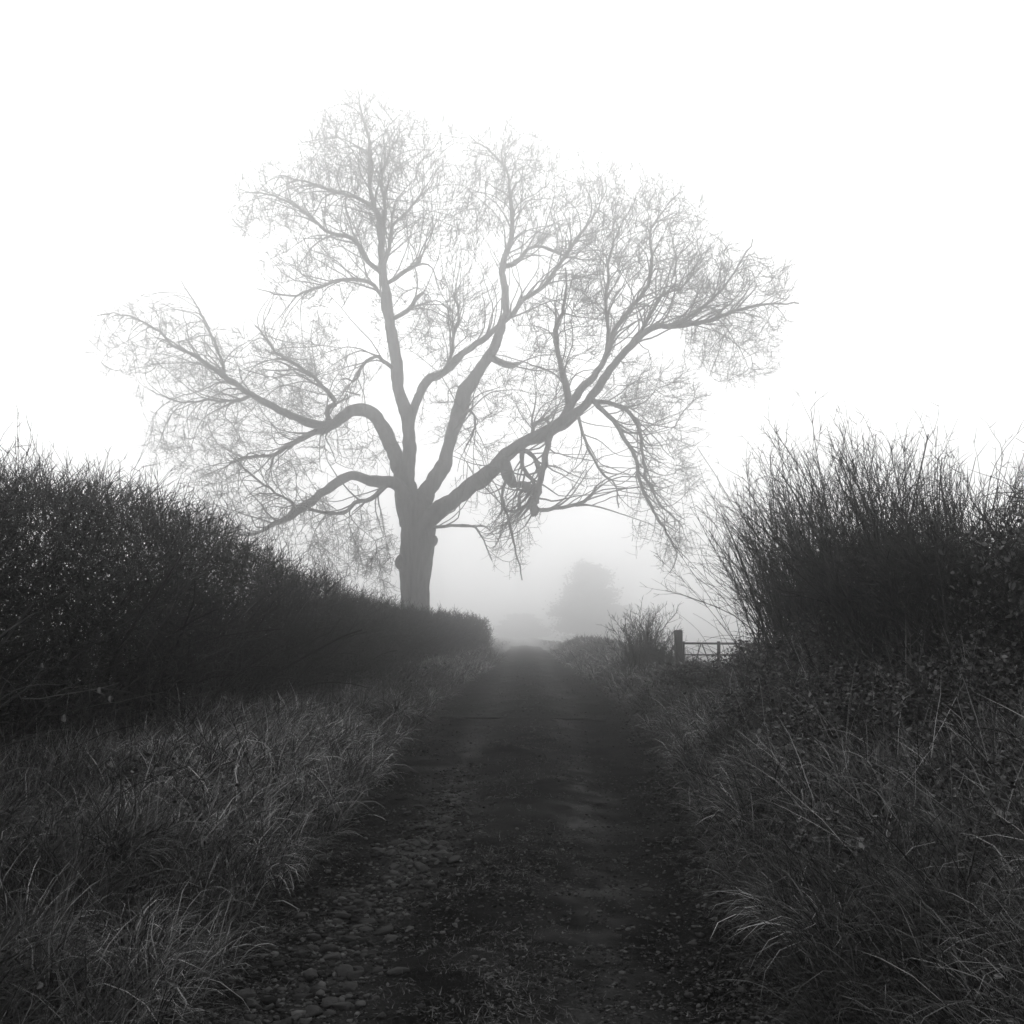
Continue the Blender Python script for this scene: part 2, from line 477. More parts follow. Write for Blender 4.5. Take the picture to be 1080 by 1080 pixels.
for d0, d1, pts in SUBS:
    P = limb_world(pts, d0, d1, .035)
    nd_ = np.array(nodes); dd_ = np.linalg.norm(nd_ - P[0, :3], axis=1); jn = dd_.argmin()
    if dd_[jn] < 2.2:      # root the branch in the limb it leaves
        P[:, :3] += (nd_[jn] - P[0, :3])[None] * np.clip(1 - np.arange(len(P)) / max(4, .5 * len(P)), 0, 1)[:, None] ** 1.5
    add_seed(P)
    r_ = P[:, 3] * (1 + .12 * np.convolve(jr.normal(0, 1, len(P)), np.ones(3) / 3, 'same'))
    tube_path(subacc, P[:, :3], r_, 7)
for (px, py, rr_) in ((423, 592, .3), (457, 571, .22), (428, 560, .18), (564, 539, .2), (556, 514, .2), (427, 500, .2)):
    # small burrs
    th = np.linspace(0, np.pi, 6)
    dd = TD - .25 if px < 500 else TD - 4.2; rr_ = rr_ * TS
    c = W(px, py, dd)
    ax = np.linspace(-1, 1, 7)
    Pp = c[None] + np.stack([ax * rr_ * .4, 0 * ax, ax * rr_ * .9], 1)
    tube_path(subacc, Pp, rr_ * .7 * np.sqrt(np.clip(1 - ax ** 2, .02, 1)), 8)

# crown: grow branches towards points spread through the crown's volume
BLOBS = [  # px, py, rx, ry, depth offset, weight
 (385,185,72,86,.5,2.0),(300,215,62,44,.5,1.4),(335,285,62,38,-.5,.8),(440,220,34,55,1,.6),(380,130,26,36,.5,.35),
 (535,195,56,64,2,1.6),(598,245,56,60,2.5,1.5),(505,270,34,45,1,.45),(500,180,30,40,1.5,.4),
 (690,250,60,64,-1,1.6),(765,315,68,52,-3,1.3),(640,300,44,62,0,.8),(770,375,50,32,-3.2,.45),(720,300,50,50,-1.5,.7),
 (165,360,62,48,3.5,1.0),(245,390,62,46,2.5,1.0),(325,370,52,44,.5,.5),(225,455,64,58,1,.8),(320,455,62,48,-.5,.55),
 (275,520,70,44,-3,.8),(375,470,45,40,-1,.4),(365,570,50,36,-2,.7),(400,590,18,42,-1,.35),(330,400,60,50,3.5,.5),
 (480,430,42,40,2.5,.5),(480,340,44,60,-.5,.7),(462,170,30,50,.5,.5),(475,235,36,50,0,.7),(610,190,40,36,1.5,.6),(660,215,36,36,0,.5),(430,140,26,36,.5,.35),(560,410,46,42,-1,.7),(500,480,35,30,-2,.45),(590,340,48,52,-4,.9),
 (690,425,50,40,-2.5,1.0),(700,490,36,50,-3.5,.9),(712,560,18,38,-4,.5),(650,400,44,34,1,.6),(530,555,26,34,-2,.45),
 (430,330,40,60,2,.3),(450,250,30,40,-1,.3),(600,490,40,30,-1.8,.25),
]
ar = np.random.default_rng(21)
wt = np.array([b[5] * b[2] * b[3] for b in BLOBS]); wt /= wt.sum()
NA = 11500
bi = ar.choice(len(BLOBS), NA, p=wt)
Bb = np.array(BLOBS)[bi]
g = nrm(ar.normal(size=(NA, 3))) * ar.random((NA, 1)) ** (1 / 2.6)
dep = TD + TS * Bb[:, 4] + g[:, 1] * TS * np.minimum(np.maximum(Bb[:, 2], Bb[:, 3]) / F * 40, 2.6)
px = Bb[:, 0] + g[:, 0] * Bb[:, 2] * 1.08; py = Bb[:, 1] + g[:, 2] * Bb[:, 3] * 1.05
A = np.stack([(px - CX) / F * dep, dep, CH - (py - HY) / F * dep], 1)
cap = 26000
mid = Acc()
seedN = np.array(nodes); seedR = np.array(seedr); seedP = np.array(parents)
cand = np.where((seedP >= 0) & (seedR < .17) & (seedR > .012))[0]
nmid = 0
for ci in ar.permutation(cand)[:760]:
    p0 = seedN[ci]; dr = nrm(p0 - seedN[seedP[ci]])
    v_ = A - p0; dist = np.linalg.norm(v_, axis=1)
    reach = 1.3 + 16 * min(seedR[ci], .12)
    ok = np.where((dist > reach * .6) & (dist < reach * 1.6) & ((v_ @ dr) / dist > .3) & ((v_ @ dr) / dist < .9))[0]
    if len(ok) == 0: continue
    tg = A[ar.choice(ok)]
    L_ = np.linalg.norm(tg - p0); nn_ = max(4, int(L_ / .3))
    tt_ = np.linspace(0, 1, nn_)[:, None]
    side_ = nrm(np.cross(tg - p0, ar.normal(size=3)))
    ctrl = p0 + dr * L_ * .35 + (tg - p0) * .2 + np.array([0, 0, ar.uniform(-.1, .2) * L_])
    Pm = (1 - tt_) ** 2 * p0 + 2 * tt_ * (1 - tt_) * ctrl + tt_ ** 2 * tg
    ph = ar.uniform(0, 6.28)
    Pm = Pm + side_ * (np.sin(tt_ * L_ * 2.2 + ph) - np.sin(ph)) * .13 + np.cumsum(ar.normal(0, .035, Pm.shape), 0) * tt_ ** .3
    r0_ = min(seedR[ci] * .62, .055) * ar.uniform(.6, 1)
    rm = r0_ + (.013 - r0_) * np.linspace(0, 1, nn_) ** .8
    tube_path(mid, Pm, np.maximum(rm, .011), 5)
    add_seed(np.concatenate([Pm, rm[:, None]], 1)[1:])
    nmid += 1
mid_acc = mid
N = np.zeros((cap, 3)); n0 = len(nodes)
N[:n0] = np.array(nodes)
par = np.full(cap, -1); par[:n0] = parents
n = n0
def near(A, B):
    bd = np.full(len(A), 1e9); bj = np.zeros(len(A), int)
    for s in range(0, len(B), 400):
        d = np.linalg.norm(A[:, None] - B[None, s:s + 400], axis=2)
        j = d.argmin(1); m = d[np.arange(len(A)), j]
        up = m < bd
        bd[up] = m[up]; bj[up] = j[up] + s
    return bd, bj
bd, bj = near(A, N[:n])
alive = bd > .3
kids_n = np.zeros(cap, int)
STEP, INF, KILL = .30, 2.8, .40
for it in range(70):
    alive &= kids_n[bj] < 3
    act = alive & (bd < INF)
    if act.sum() < 5 or n > cap - 1500:
        break
    src = bj[act]
    dv = nrm(A[act] - N[src])
    S = np.zeros((n, 3)); np.add.at(S, src, dv)
    uq = np.unique(src)
    kids_n[uq] += 1
    dirs = nrm(S[uq])
    pr = par[uq]
    cont = np.where(pr[:, None] >= 0, nrm(N[uq] - N[np.maximum(pr, 0)]), 0)
    grown = (uq >= n0)[:, None]
    dirs = nrm(dirs + cont * (.8 * grown) + ar.normal(0, .12, dirs.shape))
    new = N[uq] + dirs * STEP
    k = len(new)
    N[n:n + k] = new; par[n:n + k] = uq
    d2, j2 = near(A, new)
    up = d2 < bd
    bd[up] = d2[up]; bj[up] = j2[up] + n
    n += k
    alive &= bd > KILL
    INF = max(1.0, INF * .985)
N = N[:n]; par = par[:n]
r2 = np.zeros(n)
child = [[] for _ in range(n)]
for i_ in range(n0, n):
    child[par[i_]].append(i_)
order = range(n - 1, n0 - 1, -1)
TIP = .0115; EX = 2.1
for i_ in order:
    r2[i_] = (sum(r2[c] ** EX for c in child[i_]) ** (1 / EX)) if child[i_] else TIP
    r2[i_] = min(r2[i_], .075)
starts = []
for i_ in range(n0):
    for c in child[i_]:
        starts.append((i_, c))
br = Acc()
ends = []
while starts:
    p0, c = starts.pop()
    ch = [p0, c]
    while child[ch[-1]]:
        kids = sorted(child[ch[-1]], key=lambda z: -r2[z])
        for kk in kids[1:]:
            starts.append((ch[-1], kk))
        ch.append(kids[0])
    P = N[ch].copy()
    if len(P) > 3:
        P[1:-1] = .25 * P[:-2] + .5 * P[1:-1] + .25 * P[2:]
    r_ = r2[ch].copy(); r_[0] = r_[1]
    tube_path(br, P, r_, 4 if r_[0] > .02 else 3)
# fine twigs, thrown off every thin branch, curving up at the tips and hanging low down
gi = np.arange(n0, n)
gi = gi[r2[gi] < .03]
def twigs(P0, D0, L, r0, K=5, curl=.5, up=.25):
    n_ = len(P0)
    P = np.zeros((n_, K, 3)); P[:, 0] = P0
    D = nrm(D0); st = (L / (K - 1))[:, None]
    cv = ar.normal(0, curl / K, (n_, 3))
    for k_ in range(1, K):
        D = nrm(D + cv + ar.normal(0, .09, (n_, 3)) + np.array([0, 0, up / K]))
        P[:, k_] = P[:, k_ - 1] + D * st
    rr_ = r0[:, None] * np.linspace(1, .55, K)[None]
    return P, rr_
rep = np.repeat(gi, 3)
sel = rep[ar.random(len(rep)) < .5]
D = nrm(N[sel] - N[par[sel]])
side = nrm(np.cross(D, ar.normal(size=D.shape)))
low = np.clip((11 - N[sel][:, 2]) / 6, 0, 1)[:, None]
outd = nrm(N[sel] - W(450, 400, TD)[None])
D0 = D * .8 + side * .6 + outd * .85 + np.array([0, 0, -1.0]) * low * .5
L = ar.uniform(.35, 1.25, len(sel)) 
P, rr_ = twigs(N[sel], D0, L, np.where(N[sel][:, 2] > 15, .0135, .0102), 6, .8, .6)
Vv_, q_, t_ = tubes(P, rr_, 3)
br.add(Vv_, q_, t_)
# second order
s2 = np.repeat(np.arange(len(P)), 2)
k2 = ar.integers(1, 5, len(s2))
P0 = P[s2, k2]; Dd = nrm(P[s2, k2 + 1] - P[s2, k2])
D0 = Dd * .7 + nrm(np.cross(Dd, ar.normal(size=Dd.shape))) * .8
P, rr_ = twigs(P0, D0, ar.uniform(.15, .55, len(s2)), np.full(len(s2), .0088), 4, .5, .6)
Vv_, q_, t_ = tubes(P, rr_, 3)
br.add(Vv_, q_, t_)
# pendulous strings of twig
HANG = [(700,560,40,50,-4,60),(545,580,25,40,-2.2,40),(290,560,80,30,-3.5,90),(390,600,24,50,-1,50),(420,600,10,50,-.5,16),(770,390,50,20,-3,30),(640,500,35,25,-1.7,18),(170,470,40,40,1,40),(520,540,24,20,-2,20),(350,600,40,30,-2,50)]
for (hx, hy, rx, ry, dz, cnt) in HANG:
    dd = TD + TS * (dz + ar.normal(0, .8, cnt))
    pxx = hx + ar.uniform(-rx, rx, cnt); pyy = hy + ar.uniform(-ry, ry, cnt) - 25
    tgt = np.stack([(pxx - CX) / F * dd, dd, CH - (pyy - HY) / F * dd], 1)
    d_, j_ = near(tgt, N)
    P0 = N[j_]
    P, rr_ = twigs(P0, .35 * nrm(tgt - P0) + np.array([0, 0, -1.0]), np.clip(d_ * 1.1, .9, 2.4), np.full(cnt, .012), 9, .5, -.8)
    Vv_, q_, t_ = tubes(P, rr_, 3); br.add(Vv_, q_, t_)
    s2 = np.repeat(np.arange(cnt), 7); k2 = ar.integers(2, 8, len(s2))
    P0 = P[s2, k2]; Dd = nrm(P[s2, k2] - P[s2, k2 - 1])
    D0 = Dd * .6 + nrm(np.cross(Dd, ar.normal(size=Dd.shape)))
    P, rr_ = twigs(P0, D0, ar.uniform(.2, .7, len(s2)), np.full(len(s2), .008), 4, .8, 1.0)
    Vv_, q_, t_ = tubes(P, rr_, 3); br.add(Vv_, q_, t_)
subacc.build('side_branch', M_BARK, tree)
mid_acc.build('small_branches', M_BRANCH, tree)['kind'] = 'stuff'
c_ = br.build('twigs', M_BRANCH, tree)
c_['kind'] = 'stuff'
print('tree nodes', n0, n)

# ------------------------------------------------------------------ generic shrub / hedge makers
def shoots(rg, P0, D0, L, r0, K=6, wob=.06, up=0.0):
    n_ = len(P0)
    P = np.zeros((n_, K, 3)); P[:, 0] = P0
    D = nrm(D0); st = (L / (K - 1))[:, None]
    cv = rg.normal(0, wob, (n_, 3))
    for k_ in range(1, K):
        D = nrm(D + cv + rg.normal(0, wob, (n_, 3)) + np.array([0, 0, up]))
        P[:, k_] = P[:, k_ - 1] + D * st
    return P, r0[:, None] * np.linspace(1, .35, K)[None]

def side_twigs(rg, P, cnt, lmin, lmax, r0, spread=.9, K=4, up=.1):
    n_, Kp, _ = P.shape
    s2 = np.repeat(np.arange(n_), cnt); k2 = rg.integers(1, Kp - 1, len(s2))
    f = rg.random(len(s2))[:, None]
    P0 = P[s2, k2] * (1 - f) + P[s2, k2 + 1] * f
    Dd = nrm(P[s2, k2 + 1] - P[s2, k2])
    D0 = Dd * .8 + nrm(np.cross(Dd, rg.normal(size=Dd.shape))) * spread
    Ln = rg.uniform(lmin, lmax, len(s2))
    return shoots(rg, P0, D0, Ln, np.full(len(s2), r0) if np.isscalar(r0) else r0[s2], K, .1, up)

def leaves(rg, C, size, tone, flat=0.0):
    """small folded leaves: two quads each with a crease"""
    n_ = len(C)
    a1 = nrm(rg.normal(size=(n_, 3)) * np.array([1, 1, 1 - flat]))
    a2 = nrm(np.cross(a1, rg.normal(size=(n_, 3))))
    nn = np.cross(a1, a2)
    s = size[:, None]
    b0 = C - a1 * s * .5; tip = C + a1 * s * .5
    l1 = C - a1 * s * .1 + a2 * s * .32 + nn * s * .12; l2 = C - a1 * s * .1 - a2 * s * .32 + nn * s * .12
    m1 = C + a1 * s * .25 + a2 * s * .2 + nn * s * .08; m2 = C + a1 * s * .25 - a2 * s * .2 + nn * s * .08
    V = np.stack([b0, l1, m1, tip, m2, l2], 1).reshape(-1, 3)
    i0 = np.arange(n_)[:, None] * 6
    q1 = i0 + np.array([[0, 1, 2, 3]]); q2 = i0 + np.array([[0, 3, 4, 5]])
    return V, np.concatenate([q1, q2]), np.repeat(tone, 6)

# ------------------------------------------------------------------ left hedge
hr = np.random.default_rng(77)
HD = [3, 9, 12, 15, 20, 28, 34, 40, 46, 51]
HX = [-4.45, -4.3, -4.1, -3.85, -3.5, -3.2, -3.0, -2.7, -2.0, -1.35]    # centre line
HT = [2.6, 2.66, 2.9, 2.6, 2.1, 1.85, 1.76, 1.76, 1.74, 1.45]           # top above datum
HW = [.75, .75, .75, .72, .7, .65, .65, .65, .65, .4]                   # half width
def hedge_pt(d, u, v):
    """u -1..1 across, v 0..1 up"""
    x0 = np.interp(d, HD, HX); top = np.interp(d, HD, HT) + .34 * fbm(d, d * 0 + 3, 1.1, 3)
    hwid = np.interp(d, HD, HW) * (1 + .35 * fbm(d, v * 3, .7, 2))
    prof = np.sqrt(np.clip(1 - np.clip((v - .45) / .6, 0, 1) ** 2.2, 0, 1)) * (.92 + .08 * sstep(0, .35, v))
    x = x0 + u * hwid * prof
    z0 = height(x, d)
    return np.stack([x, d, z0 + v * (top - z0)], -1)
def dsamp(rg, n_, a_, b_, p=1.0):
    # density ~ 1/d^p
    t_ = rg.random(n_)
    if p == 1: return a_ * (b_ / a_) ** t_
    return (a_ ** (1 - p) + t_ * (b_ ** (1 - p) - a_ ** (1 - p))) ** (1 / (1 - p))
hedge = empty('hedge', (-4.3, 20, 0.3))
tag(hedge, 'long dense dark leafless hedge along the left verge, running away beneath the big tree', 'hedge')
acc = Acc()
n_ = 420   # upright stems
d = dsamp(hr, n_, 6, 50.5, .7)
P0 = hedge_pt(d, hr.uniform(-.4, .5, n_), np.zeros(n_)) - np.array([0, 0, .05])
top = np.interp(d, HD, HT)
P, r_ = shoots(hr, P0, np.stack([hr.normal(0, .25, n_), hr.normal(0, .25, n_), np.ones(n_)], 1), (top - P0[:, 2]) * hr.uniform(.7, .95, n_), hr.uniform(.012, .03, n_), 8, .09, .03)
V, q, t_ = tubes(P, r_, 5, hr.random(n_) * .6); acc.add(V, q, t_)
acc.build('stems', M_TWIG, hedge)
acc = Acc()
n_ = 34000
d = dsamp(hr, n_, 6.2, 50.8, 1.15)
v = hr.random(n_) ** .85 * .96; u = hr.uniform(-1, 1, n_); u = np.sign(u) * np.abs(u) ** .6
P0 = hedge_pt(d, u * .93, v)
outw = np.stack([np.sign(u) * np.abs(u) * .7, np.zeros(n_), .35 + .8 * v ** 3], 1)
D0 = outw + hr.normal(0, .62, (n_, 3))
rs = .0022 + .00016 * d
P, r_ = shoots(hr, P0, D0, hr.uniform(.18, .5, n_), rs * hr.uniform(.7, 1.5, n_), 5, .14, .04)
tn = hr.random(n_) ** 3
V, q, t_ = tubes(P, r_, 3, tn); acc.add(V, q, t_)
P2, r2_ = side_twigs(hr, P, 2, .06, .2, rs * .8, .9, 3)
V, q, t_ = tubes(P2, r2_, 3, np.repeat(tn, 2)); acc.add(V, q, t_)
# whips standing out of the top
n_ = 1500
d = dsamp(hr, n_, 7, 46, 1.4)
P0 = hedge_pt(d, hr.uniform(-.8, .8, n_), hr.uniform(.84, .98, n_))
lean = hr.normal(0, .35, (n_, 3)); lean[:, 2] = 1
P, r_ = shoots(hr, P0, lean, hr.uniform(.1, .42, n_) * (1 + .9 * (d < 13) * hr.random(n_)), (.0024 + .00013 * d), 6, .09, .02)
V, q, t_ = tubes(P, r_, 3, hr.random(n_) * .4); acc.add(V, q, t_)
P2, r2_ = side_twigs(hr, P, 2, .05, .16, .0022 + .00012 * d, .7, 3)
V, q, t_ = tubes(P2, r2_, 3); acc.add(V, q, t_)
# low sprawling pale stalks at the near foot of the hedge
n_ = 260
d = dsamp(hr, n_, 6.5, 16, 1)
P0 = hedge_pt(d, hr.uniform(.75, 1.25, n_), hr.uniform(.0, .3, n_))
P, r_ = shoots(hr, P0, np.stack([hr.normal(.2, .6, n_), hr.normal(0, .6, n_), hr.uniform(.1, 1, n_)], 1), hr.uniform(.3, .9, n_), np.full(n_, .005), 7, .12, -.02)
V, q, t_ = tubes(P, r_, 4, hr.random(n_) * 1.6); acc.add(V, q, t_)
o_ = acc.build('twigs', M_TWIG, hedge); o_['kind'] = 'stuff'
acc = Acc()
n_ = 88000
d = dsamp(hr, n_, 6.2, 50.6, 1.3)
v = hr.random(n_) ** .95 * .9; u = hr.uniform(-.92, .92, n_)
C = hedge_pt(d, u, v)
keep = hr.random(n_) < np.clip(1.1 - 1.0 * np.clip((v - .5) / .4, 0, 1), .1, 1)
C = C[keep]; d = d[keep]
V, q, t_ = leaves(hr, C, (.014 + .0016 * d) * hr.uniform(.7, 1.5, len(C)), hr.random(len(C)) ** 6)
acc.add(V, q, t_)
o_ = acc.build('leaves', M_HLEAF, hedge, smooth=False); o_['kind'] = 'stuff'

# ------------------------------------------------------------------ right side: blackthorn thicket with tall whips
def thicket(name, label, cat, d0, d1, x0, x1, core, hmax, nsh, lean, rg, ncore, nleaf, leafs=.03, reach=1.6, grp=None, thick=.55):
    root = empty(name, ((x0 + x1) / 2, (d0 + d1) / 2, float(height(np.array((x0 + x1) / 2), np.array((d0 + d1) / 2)))))
    tag(root, label, cat, grp)
    acc = Acc()
    d = rg.uniform(d0, d1, nsh); f = (d - d0) / (d1 - d0)
    x = x0 + (x1 - x0) * f + rg.normal(0, thick * .6, nsh)
    z = height(x, d) - .05
    ff = np.clip(f + rg.normal(0, .15, nsh), 0, 1)
    ln = lean(ff)
    D0 = np.stack([np.maximum(ln[:, 0] + np.clip(rg.normal(0, .17, nsh), -.3, .36), -.56), ln[:, 1] + rg.normal(0, .17, nsh), np.ones(nsh)], 1)
    H = np.interp(f, np.linspace(0, 1, len(hmax)), hmax) - z
    L = H * np.minimum(rg.normal(.82, .17, nsh), 1.06) * np.linalg.norm(D0 / D0[:, 2:], axis=1)
    P, r_ = shoots(rg, np.stack([x, d, z], 1), D0, L, rg.uniform(.005, .011, nsh) * (1 + 1.2 * (rg.random(nsh) < .1)), 10, .042, .003)
    r_ = np.maximum(r_, .003)
    kp_ = (P[:, -1, 0] - P[:, 0, 0] > -1.7) & (np.linalg.norm(P[:, -1, :2] - P[:, 0, :2], axis=1) < 2.1)
    P, r_ = P[kp_], r_[kp_]; nsh = len(P)
    V, q, t_ = tubes(P, r_, 4, rg.random(nsh) * .3); acc.add(V, q, t_)
    acc.build('stems', M_TWIG, root)
    acc = Acc()
    P2, r2_ = side_twigs(rg, P[:, 2:], 10, .15, .65, .0036, .32, 5, .03)
    V, q, t_ = tubes(P2, r2_, 3, rg.random(len(P2)) * .3); acc.add(V, q, t_)
    P3, r3_ = side_twigs(rg, P2, 2, .05, .18, .003, .8, 3)
    V, q, t_ = tubes(P3, r3_, 3); acc.add(V, q, t_)
    # dark twiggy core
    d = rg.uniform(d0, d1, ncore); f = (d - d0) / (d1 - d0)
    x = x0 + (x1 - x0) * f + rg.normal(0, thick * .62, ncore)
    zg = height(x, d)
    top = np.interp(f, np.linspace(0, 1, len(core)), core) + .3 * fbm(d, x, 1.6, 2)
    C = np.stack([x, d, zg + (top - zg) * rg.random(ncore) ** .8], 1)
    P, r_ = shoots(rg, C, rg.normal(0, .7, (ncore, 3)) + np.array([0, 0, .6]), rg.uniform(.15, .5, ncore), rg.uniform(.003, .0055, ncore), 5, .12, .02)
    V, q, t_ = tubes(P, r_, 3, rg.random(ncore) ** 4); acc.add(V, q, t_)
    o_ = acc.build('twigs', M_TWIG, root); o_['kind'] = 'stuff'
    if nleaf:
        acc = Acc()
        d = rg.uniform(d0, d1, nleaf); f = (d - d0) / (d1 - d0)
        x = x0 + (x1 - x0) * f + rg.normal(0, thick * .6, nleaf)
        zg = height(x, d)
        top = np.interp(f, np.linspace(0, 1, len(core)), core) + .3 * fbm(d, x, 1.6, 2) - .05
        C = np.stack([x, d, zg + (top - zg) * rg.random(nleaf)], 1)
        V, q, t_ = leaves(rg, C, leafs * rg.uniform(.6, 1.4, nleaf), rg.random(nleaf) ** 3)
        acc.add(V, q, t_)
        o_ = acc.build('leaves', M_LEAF, root, smooth=False); o_['kind'] = 'stuff'
    return root
rg = np.random.default_rng(31)
def lean_main(f):
    return np.stack([-.17 - .27 * np.clip((f - .5) / .5, 0, 1) ** 1.2, .12 + .1 * f], 1)
thicket('blackthorn_thicket', 'tall bare thicket of upright whippy stems on the right bank, fanning out over the gate', 'thicket',
        9.3, 17.4, 4.35, 4.45, [1.75, 2.15, 2.35, 2.4, 2.2, 2.0], [2.5, 3.0, 3.45, 3.65, 3.75, 3.5, 3.0], 700, lean_main, rg, 15000, 16000, .035)
rg = np.random.default_rng(32)
thicket('ivy_hedge', 'dense dark leafy hedge top at the right-hand edge, in front of the tall bare whips', 'hedge',
        5.5, 9.6, 4.2, 4.3, [2.1, 2.3, 2.45, 2.35], [2.2, 2.5, 2.75, 2.8], 50, lambda f: np.stack([-.02 + 0 * f, .05 + 0 * f], 1), rg, 5000, 20000, .045)

# bush by the gate, on the right of the track farther off
def bush(name, label, px, d, toppx, wpx, rg, nst=45, spread=.45, cat='bush', grp=None, base_z=None):
    x = (px - CX) / F * d
    z = float(height(np.array(x), np.array(d))) - .05
    H = CH - (toppx - HY) / F * d - z
    root = empty(name, (x, d, z)); tag(root, label, cat, grp)
    acc = Acc()
    wd = wpx / 2 / F * d
    an = rg.random(nst) * 2 * np.pi; rad_ = rg.random(nst) ** .6
    P0 = np.stack([x + np.cos(an) * rad_ * wd * .35, d + np.sin(an) * rad_ * wd * .35, np.full(nst, z)], 1)
    D0 = np.stack([np.cos(an) * rad_ * wd / H, np.sin(an) * rad_ * wd / H, np.ones(nst)], 1)
    P, r_ = shoots(rg, P0, D0, H * rg.uniform(.75, 1.05, nst) * (1.05 - .3 * rad_), rg.uniform(.008, .015, nst), 8, .05, .01)
    r_ = np.maximum(r_, .005)
    V, q, t_ = tubes(P, r_, 4, rg.random(nst) * .4); acc.add(V, q, t_)
    acc.build('stems', M_TWIG, root)
    acc = Acc()
    P2, r2_ = side_twigs(rg, P, 16, .12, .4, .006, .7, 4)
    V, q, t_ = tubes(P2, r2_, 3); acc.add(V, q, t_)
    P3, r3_ = side_twigs(rg, P2, 2, .06, .18, .005, .8, 3)
    V, q, t_ = tubes(P3, r3_, 3); acc.add(V, q, t_)
    o_ = acc.build('twigs', M_TWIG, root); o_['kind'] = 'stuff'
    return root
rg = np.random.default_rng(41)
bush('bare_bush', 'small twiggy bare bush on the right verge just left of the gate post', 676, 27, 640, 58, rg, 60)
bush('bare_bush', 'low thin leafless bush between the twiggy bush and the gate post', 700, 25.5, 672, 30, rg, 14)

# leafy clumps: brambles on the bank
def bramble(label, x, d, r, h, rg, nl=2600, ncane=26, ls=.05, name='bramble_patch', cat='bramble'):
    z = float(height(np.array(x), np.array(d)))
    root = empty(name, (x, d, z)); tag(root, label, cat, 'brambles on the right bank')
    acc = Acc()
    an = rg.random(ncane) * 2 * np.pi
    P0 = np.stack([x + np.cos(an) * r * .3, d + np.sin(an) * r * .3, np.full(ncane, z - .05)], 1)
    P, r_ = shoots(rg, P0, np.stack([np.cos(an) * .5, np.sin(an) * .5, np.ones(ncane)], 1), rg.uniform(.8, 1.4, ncane) * (h + r * .7), np.full(ncane, .005), 12, .05, -.13)
    V, q, t_ = tubes(P, r_, 4, rg.random(ncane) * 1.2); acc.add(V, q, t_)
    acc.build('canes', M_TWIG, root)
    acc = Acc()
    g_ = nrm(rg.normal(size=(nl, 3))) * rg.random((nl, 1)) ** .45
    lum = 1 + .5 * fbm(g_[:, 0] * 2 + x * 3, g_[:, 1] * 2 + g_[:, 2] * 2 + d, 1.5, 2)
    C = np.stack([x + g_[:, 0] * r * lum, d + g_[:, 1] * r * lum, z + np.abs(g_[:, 2]) * h * lum], 1)
    zz = height(C[:, 0], C[:, 1]) + .02
    C[:, 2] = np.maximum(C[:, 2], zz)
    V, q, t_ = leaves(rg, C, ls * rg.uniform(.5, 1.3, nl), rg.random(nl) ** 4, .5)
    acc.add(V, q, t_)
    o_ = acc.build('leaves', M_LEAF, root, smooth=False); o_['kind'] = 'stuff'
    return root
rg = np.random.default_rng(51)
for lab, x, d, r, h in [
    ('leafy dark bramble mound on the bank at the right-hand edge of the view', 3.3, 7.8, .8, .65),
    ('bramble clump growing at the foot of the tall bare whips', 3.3, 10.2, .85, .6),
    ('round bramble clump behind the leafy mound, under the leafy hedge', 4.0, 8.9, .8, .75),
    ('dark bramble clump hiding the right side of the gate', 4.35, 20.4, .65, .85),
    ('low bramble clump on the bank halfway between the camera and the gate', 3.25, 13.2, .75, .45),
    ('bramble clump on the bank below the leftmost leaning whips', 3.5, 16.6, .8, .6),
    ('leafy bramble swell along the top of the bank between the view edge and the whips', 2.75, 8.9, .7, .5),
    ('mid-bank bramble tangle with pale leaves below the tallest whips', 2.9, 11.8, .75, .5),
    ('wide bramble bank directly under the middle of the whippy thicket', 3.9, 13.6, .95, .8),
    ('narrow bramble clump between the gate and the lane edge', 3.0, 19.0, .55, .4),
    ('low bramble patch nearest the camera on the right bank', 2.9, 6.2, .5, .32)]:
    bramble(lab, x, d, r, h, rg, nl=int(4600 * r / .7), ls=.03 + .0016 * d)

# ------------------------------------------------------------------ gate and posts
def post(label, x, d, wd, top, rz):
    z = float(height(np.array(x), np.array(d)))
    me = bpy.data.meshes.new('gate_post')
    import bmesh
    bm = bmesh.new()
    bmesh.ops.create_cube(bm, size=1)
    for v_ in bm.verts:
        v_.co = Vector((v_.co.x * wd, v_.co.y * wd, (v_.co.z + .5) * (top - z + .3) - .3))
    tv = [v_ for v_ in bm.verts if v_.co.z > 0]
    bmesh.ops.bevel(bm, geom=list(bm.edges), offset=.012, segments=2, affect='EDGES')
    bm.to_mesh(me); bm.free()
    o = link('gate_post', me, M_WOOD, smooth=False)
    o.location = (x, d, z); o.rotation_euler = (.01, -.015, rz)
    return tag(o, label, 'post')
GD = 23.0
gx0 = (716 - CX) / F * GD; gx1 = (758 - CX) / F * GD
post('thick square wooden gate post standing at the left end of the metal gate', gx0, GD, .14, 1.42, .2)
gate = empty('field_gate', (gx0 + .1, GD, .35))
tag(gate, 'thin-railed metal field gate with slanting braces, between the wooden post and the brambles', 'gate')
L0, LM, L1 = gx0 + .1, gx1, gx1 + 1.3
for zz, r_ in ((1.15, .022), (.92, .015), (.74, .015), (.56, .015), (.42, .018)):
    acc = Acc(); tube_path(acc, [[L0, GD, zz], [(L0 + L1) / 2, GD, zz - .006], [L1, GD, zz - .03]], [r_] * 3, 8)
    acc.build('rail', M_METAL, gate)
for xx, sr_ in ((L0, .02), (LM, .035), (L1, .02)):
    acc = Acc(); tube_path(acc, [[xx, GD, .38], [xx, GD, .8], [xx, GD, 1.19]], [sr_] * 3, 8)
    acc.build('stile', M_METAL, gate)
mxx = (L0 + LM) / 2
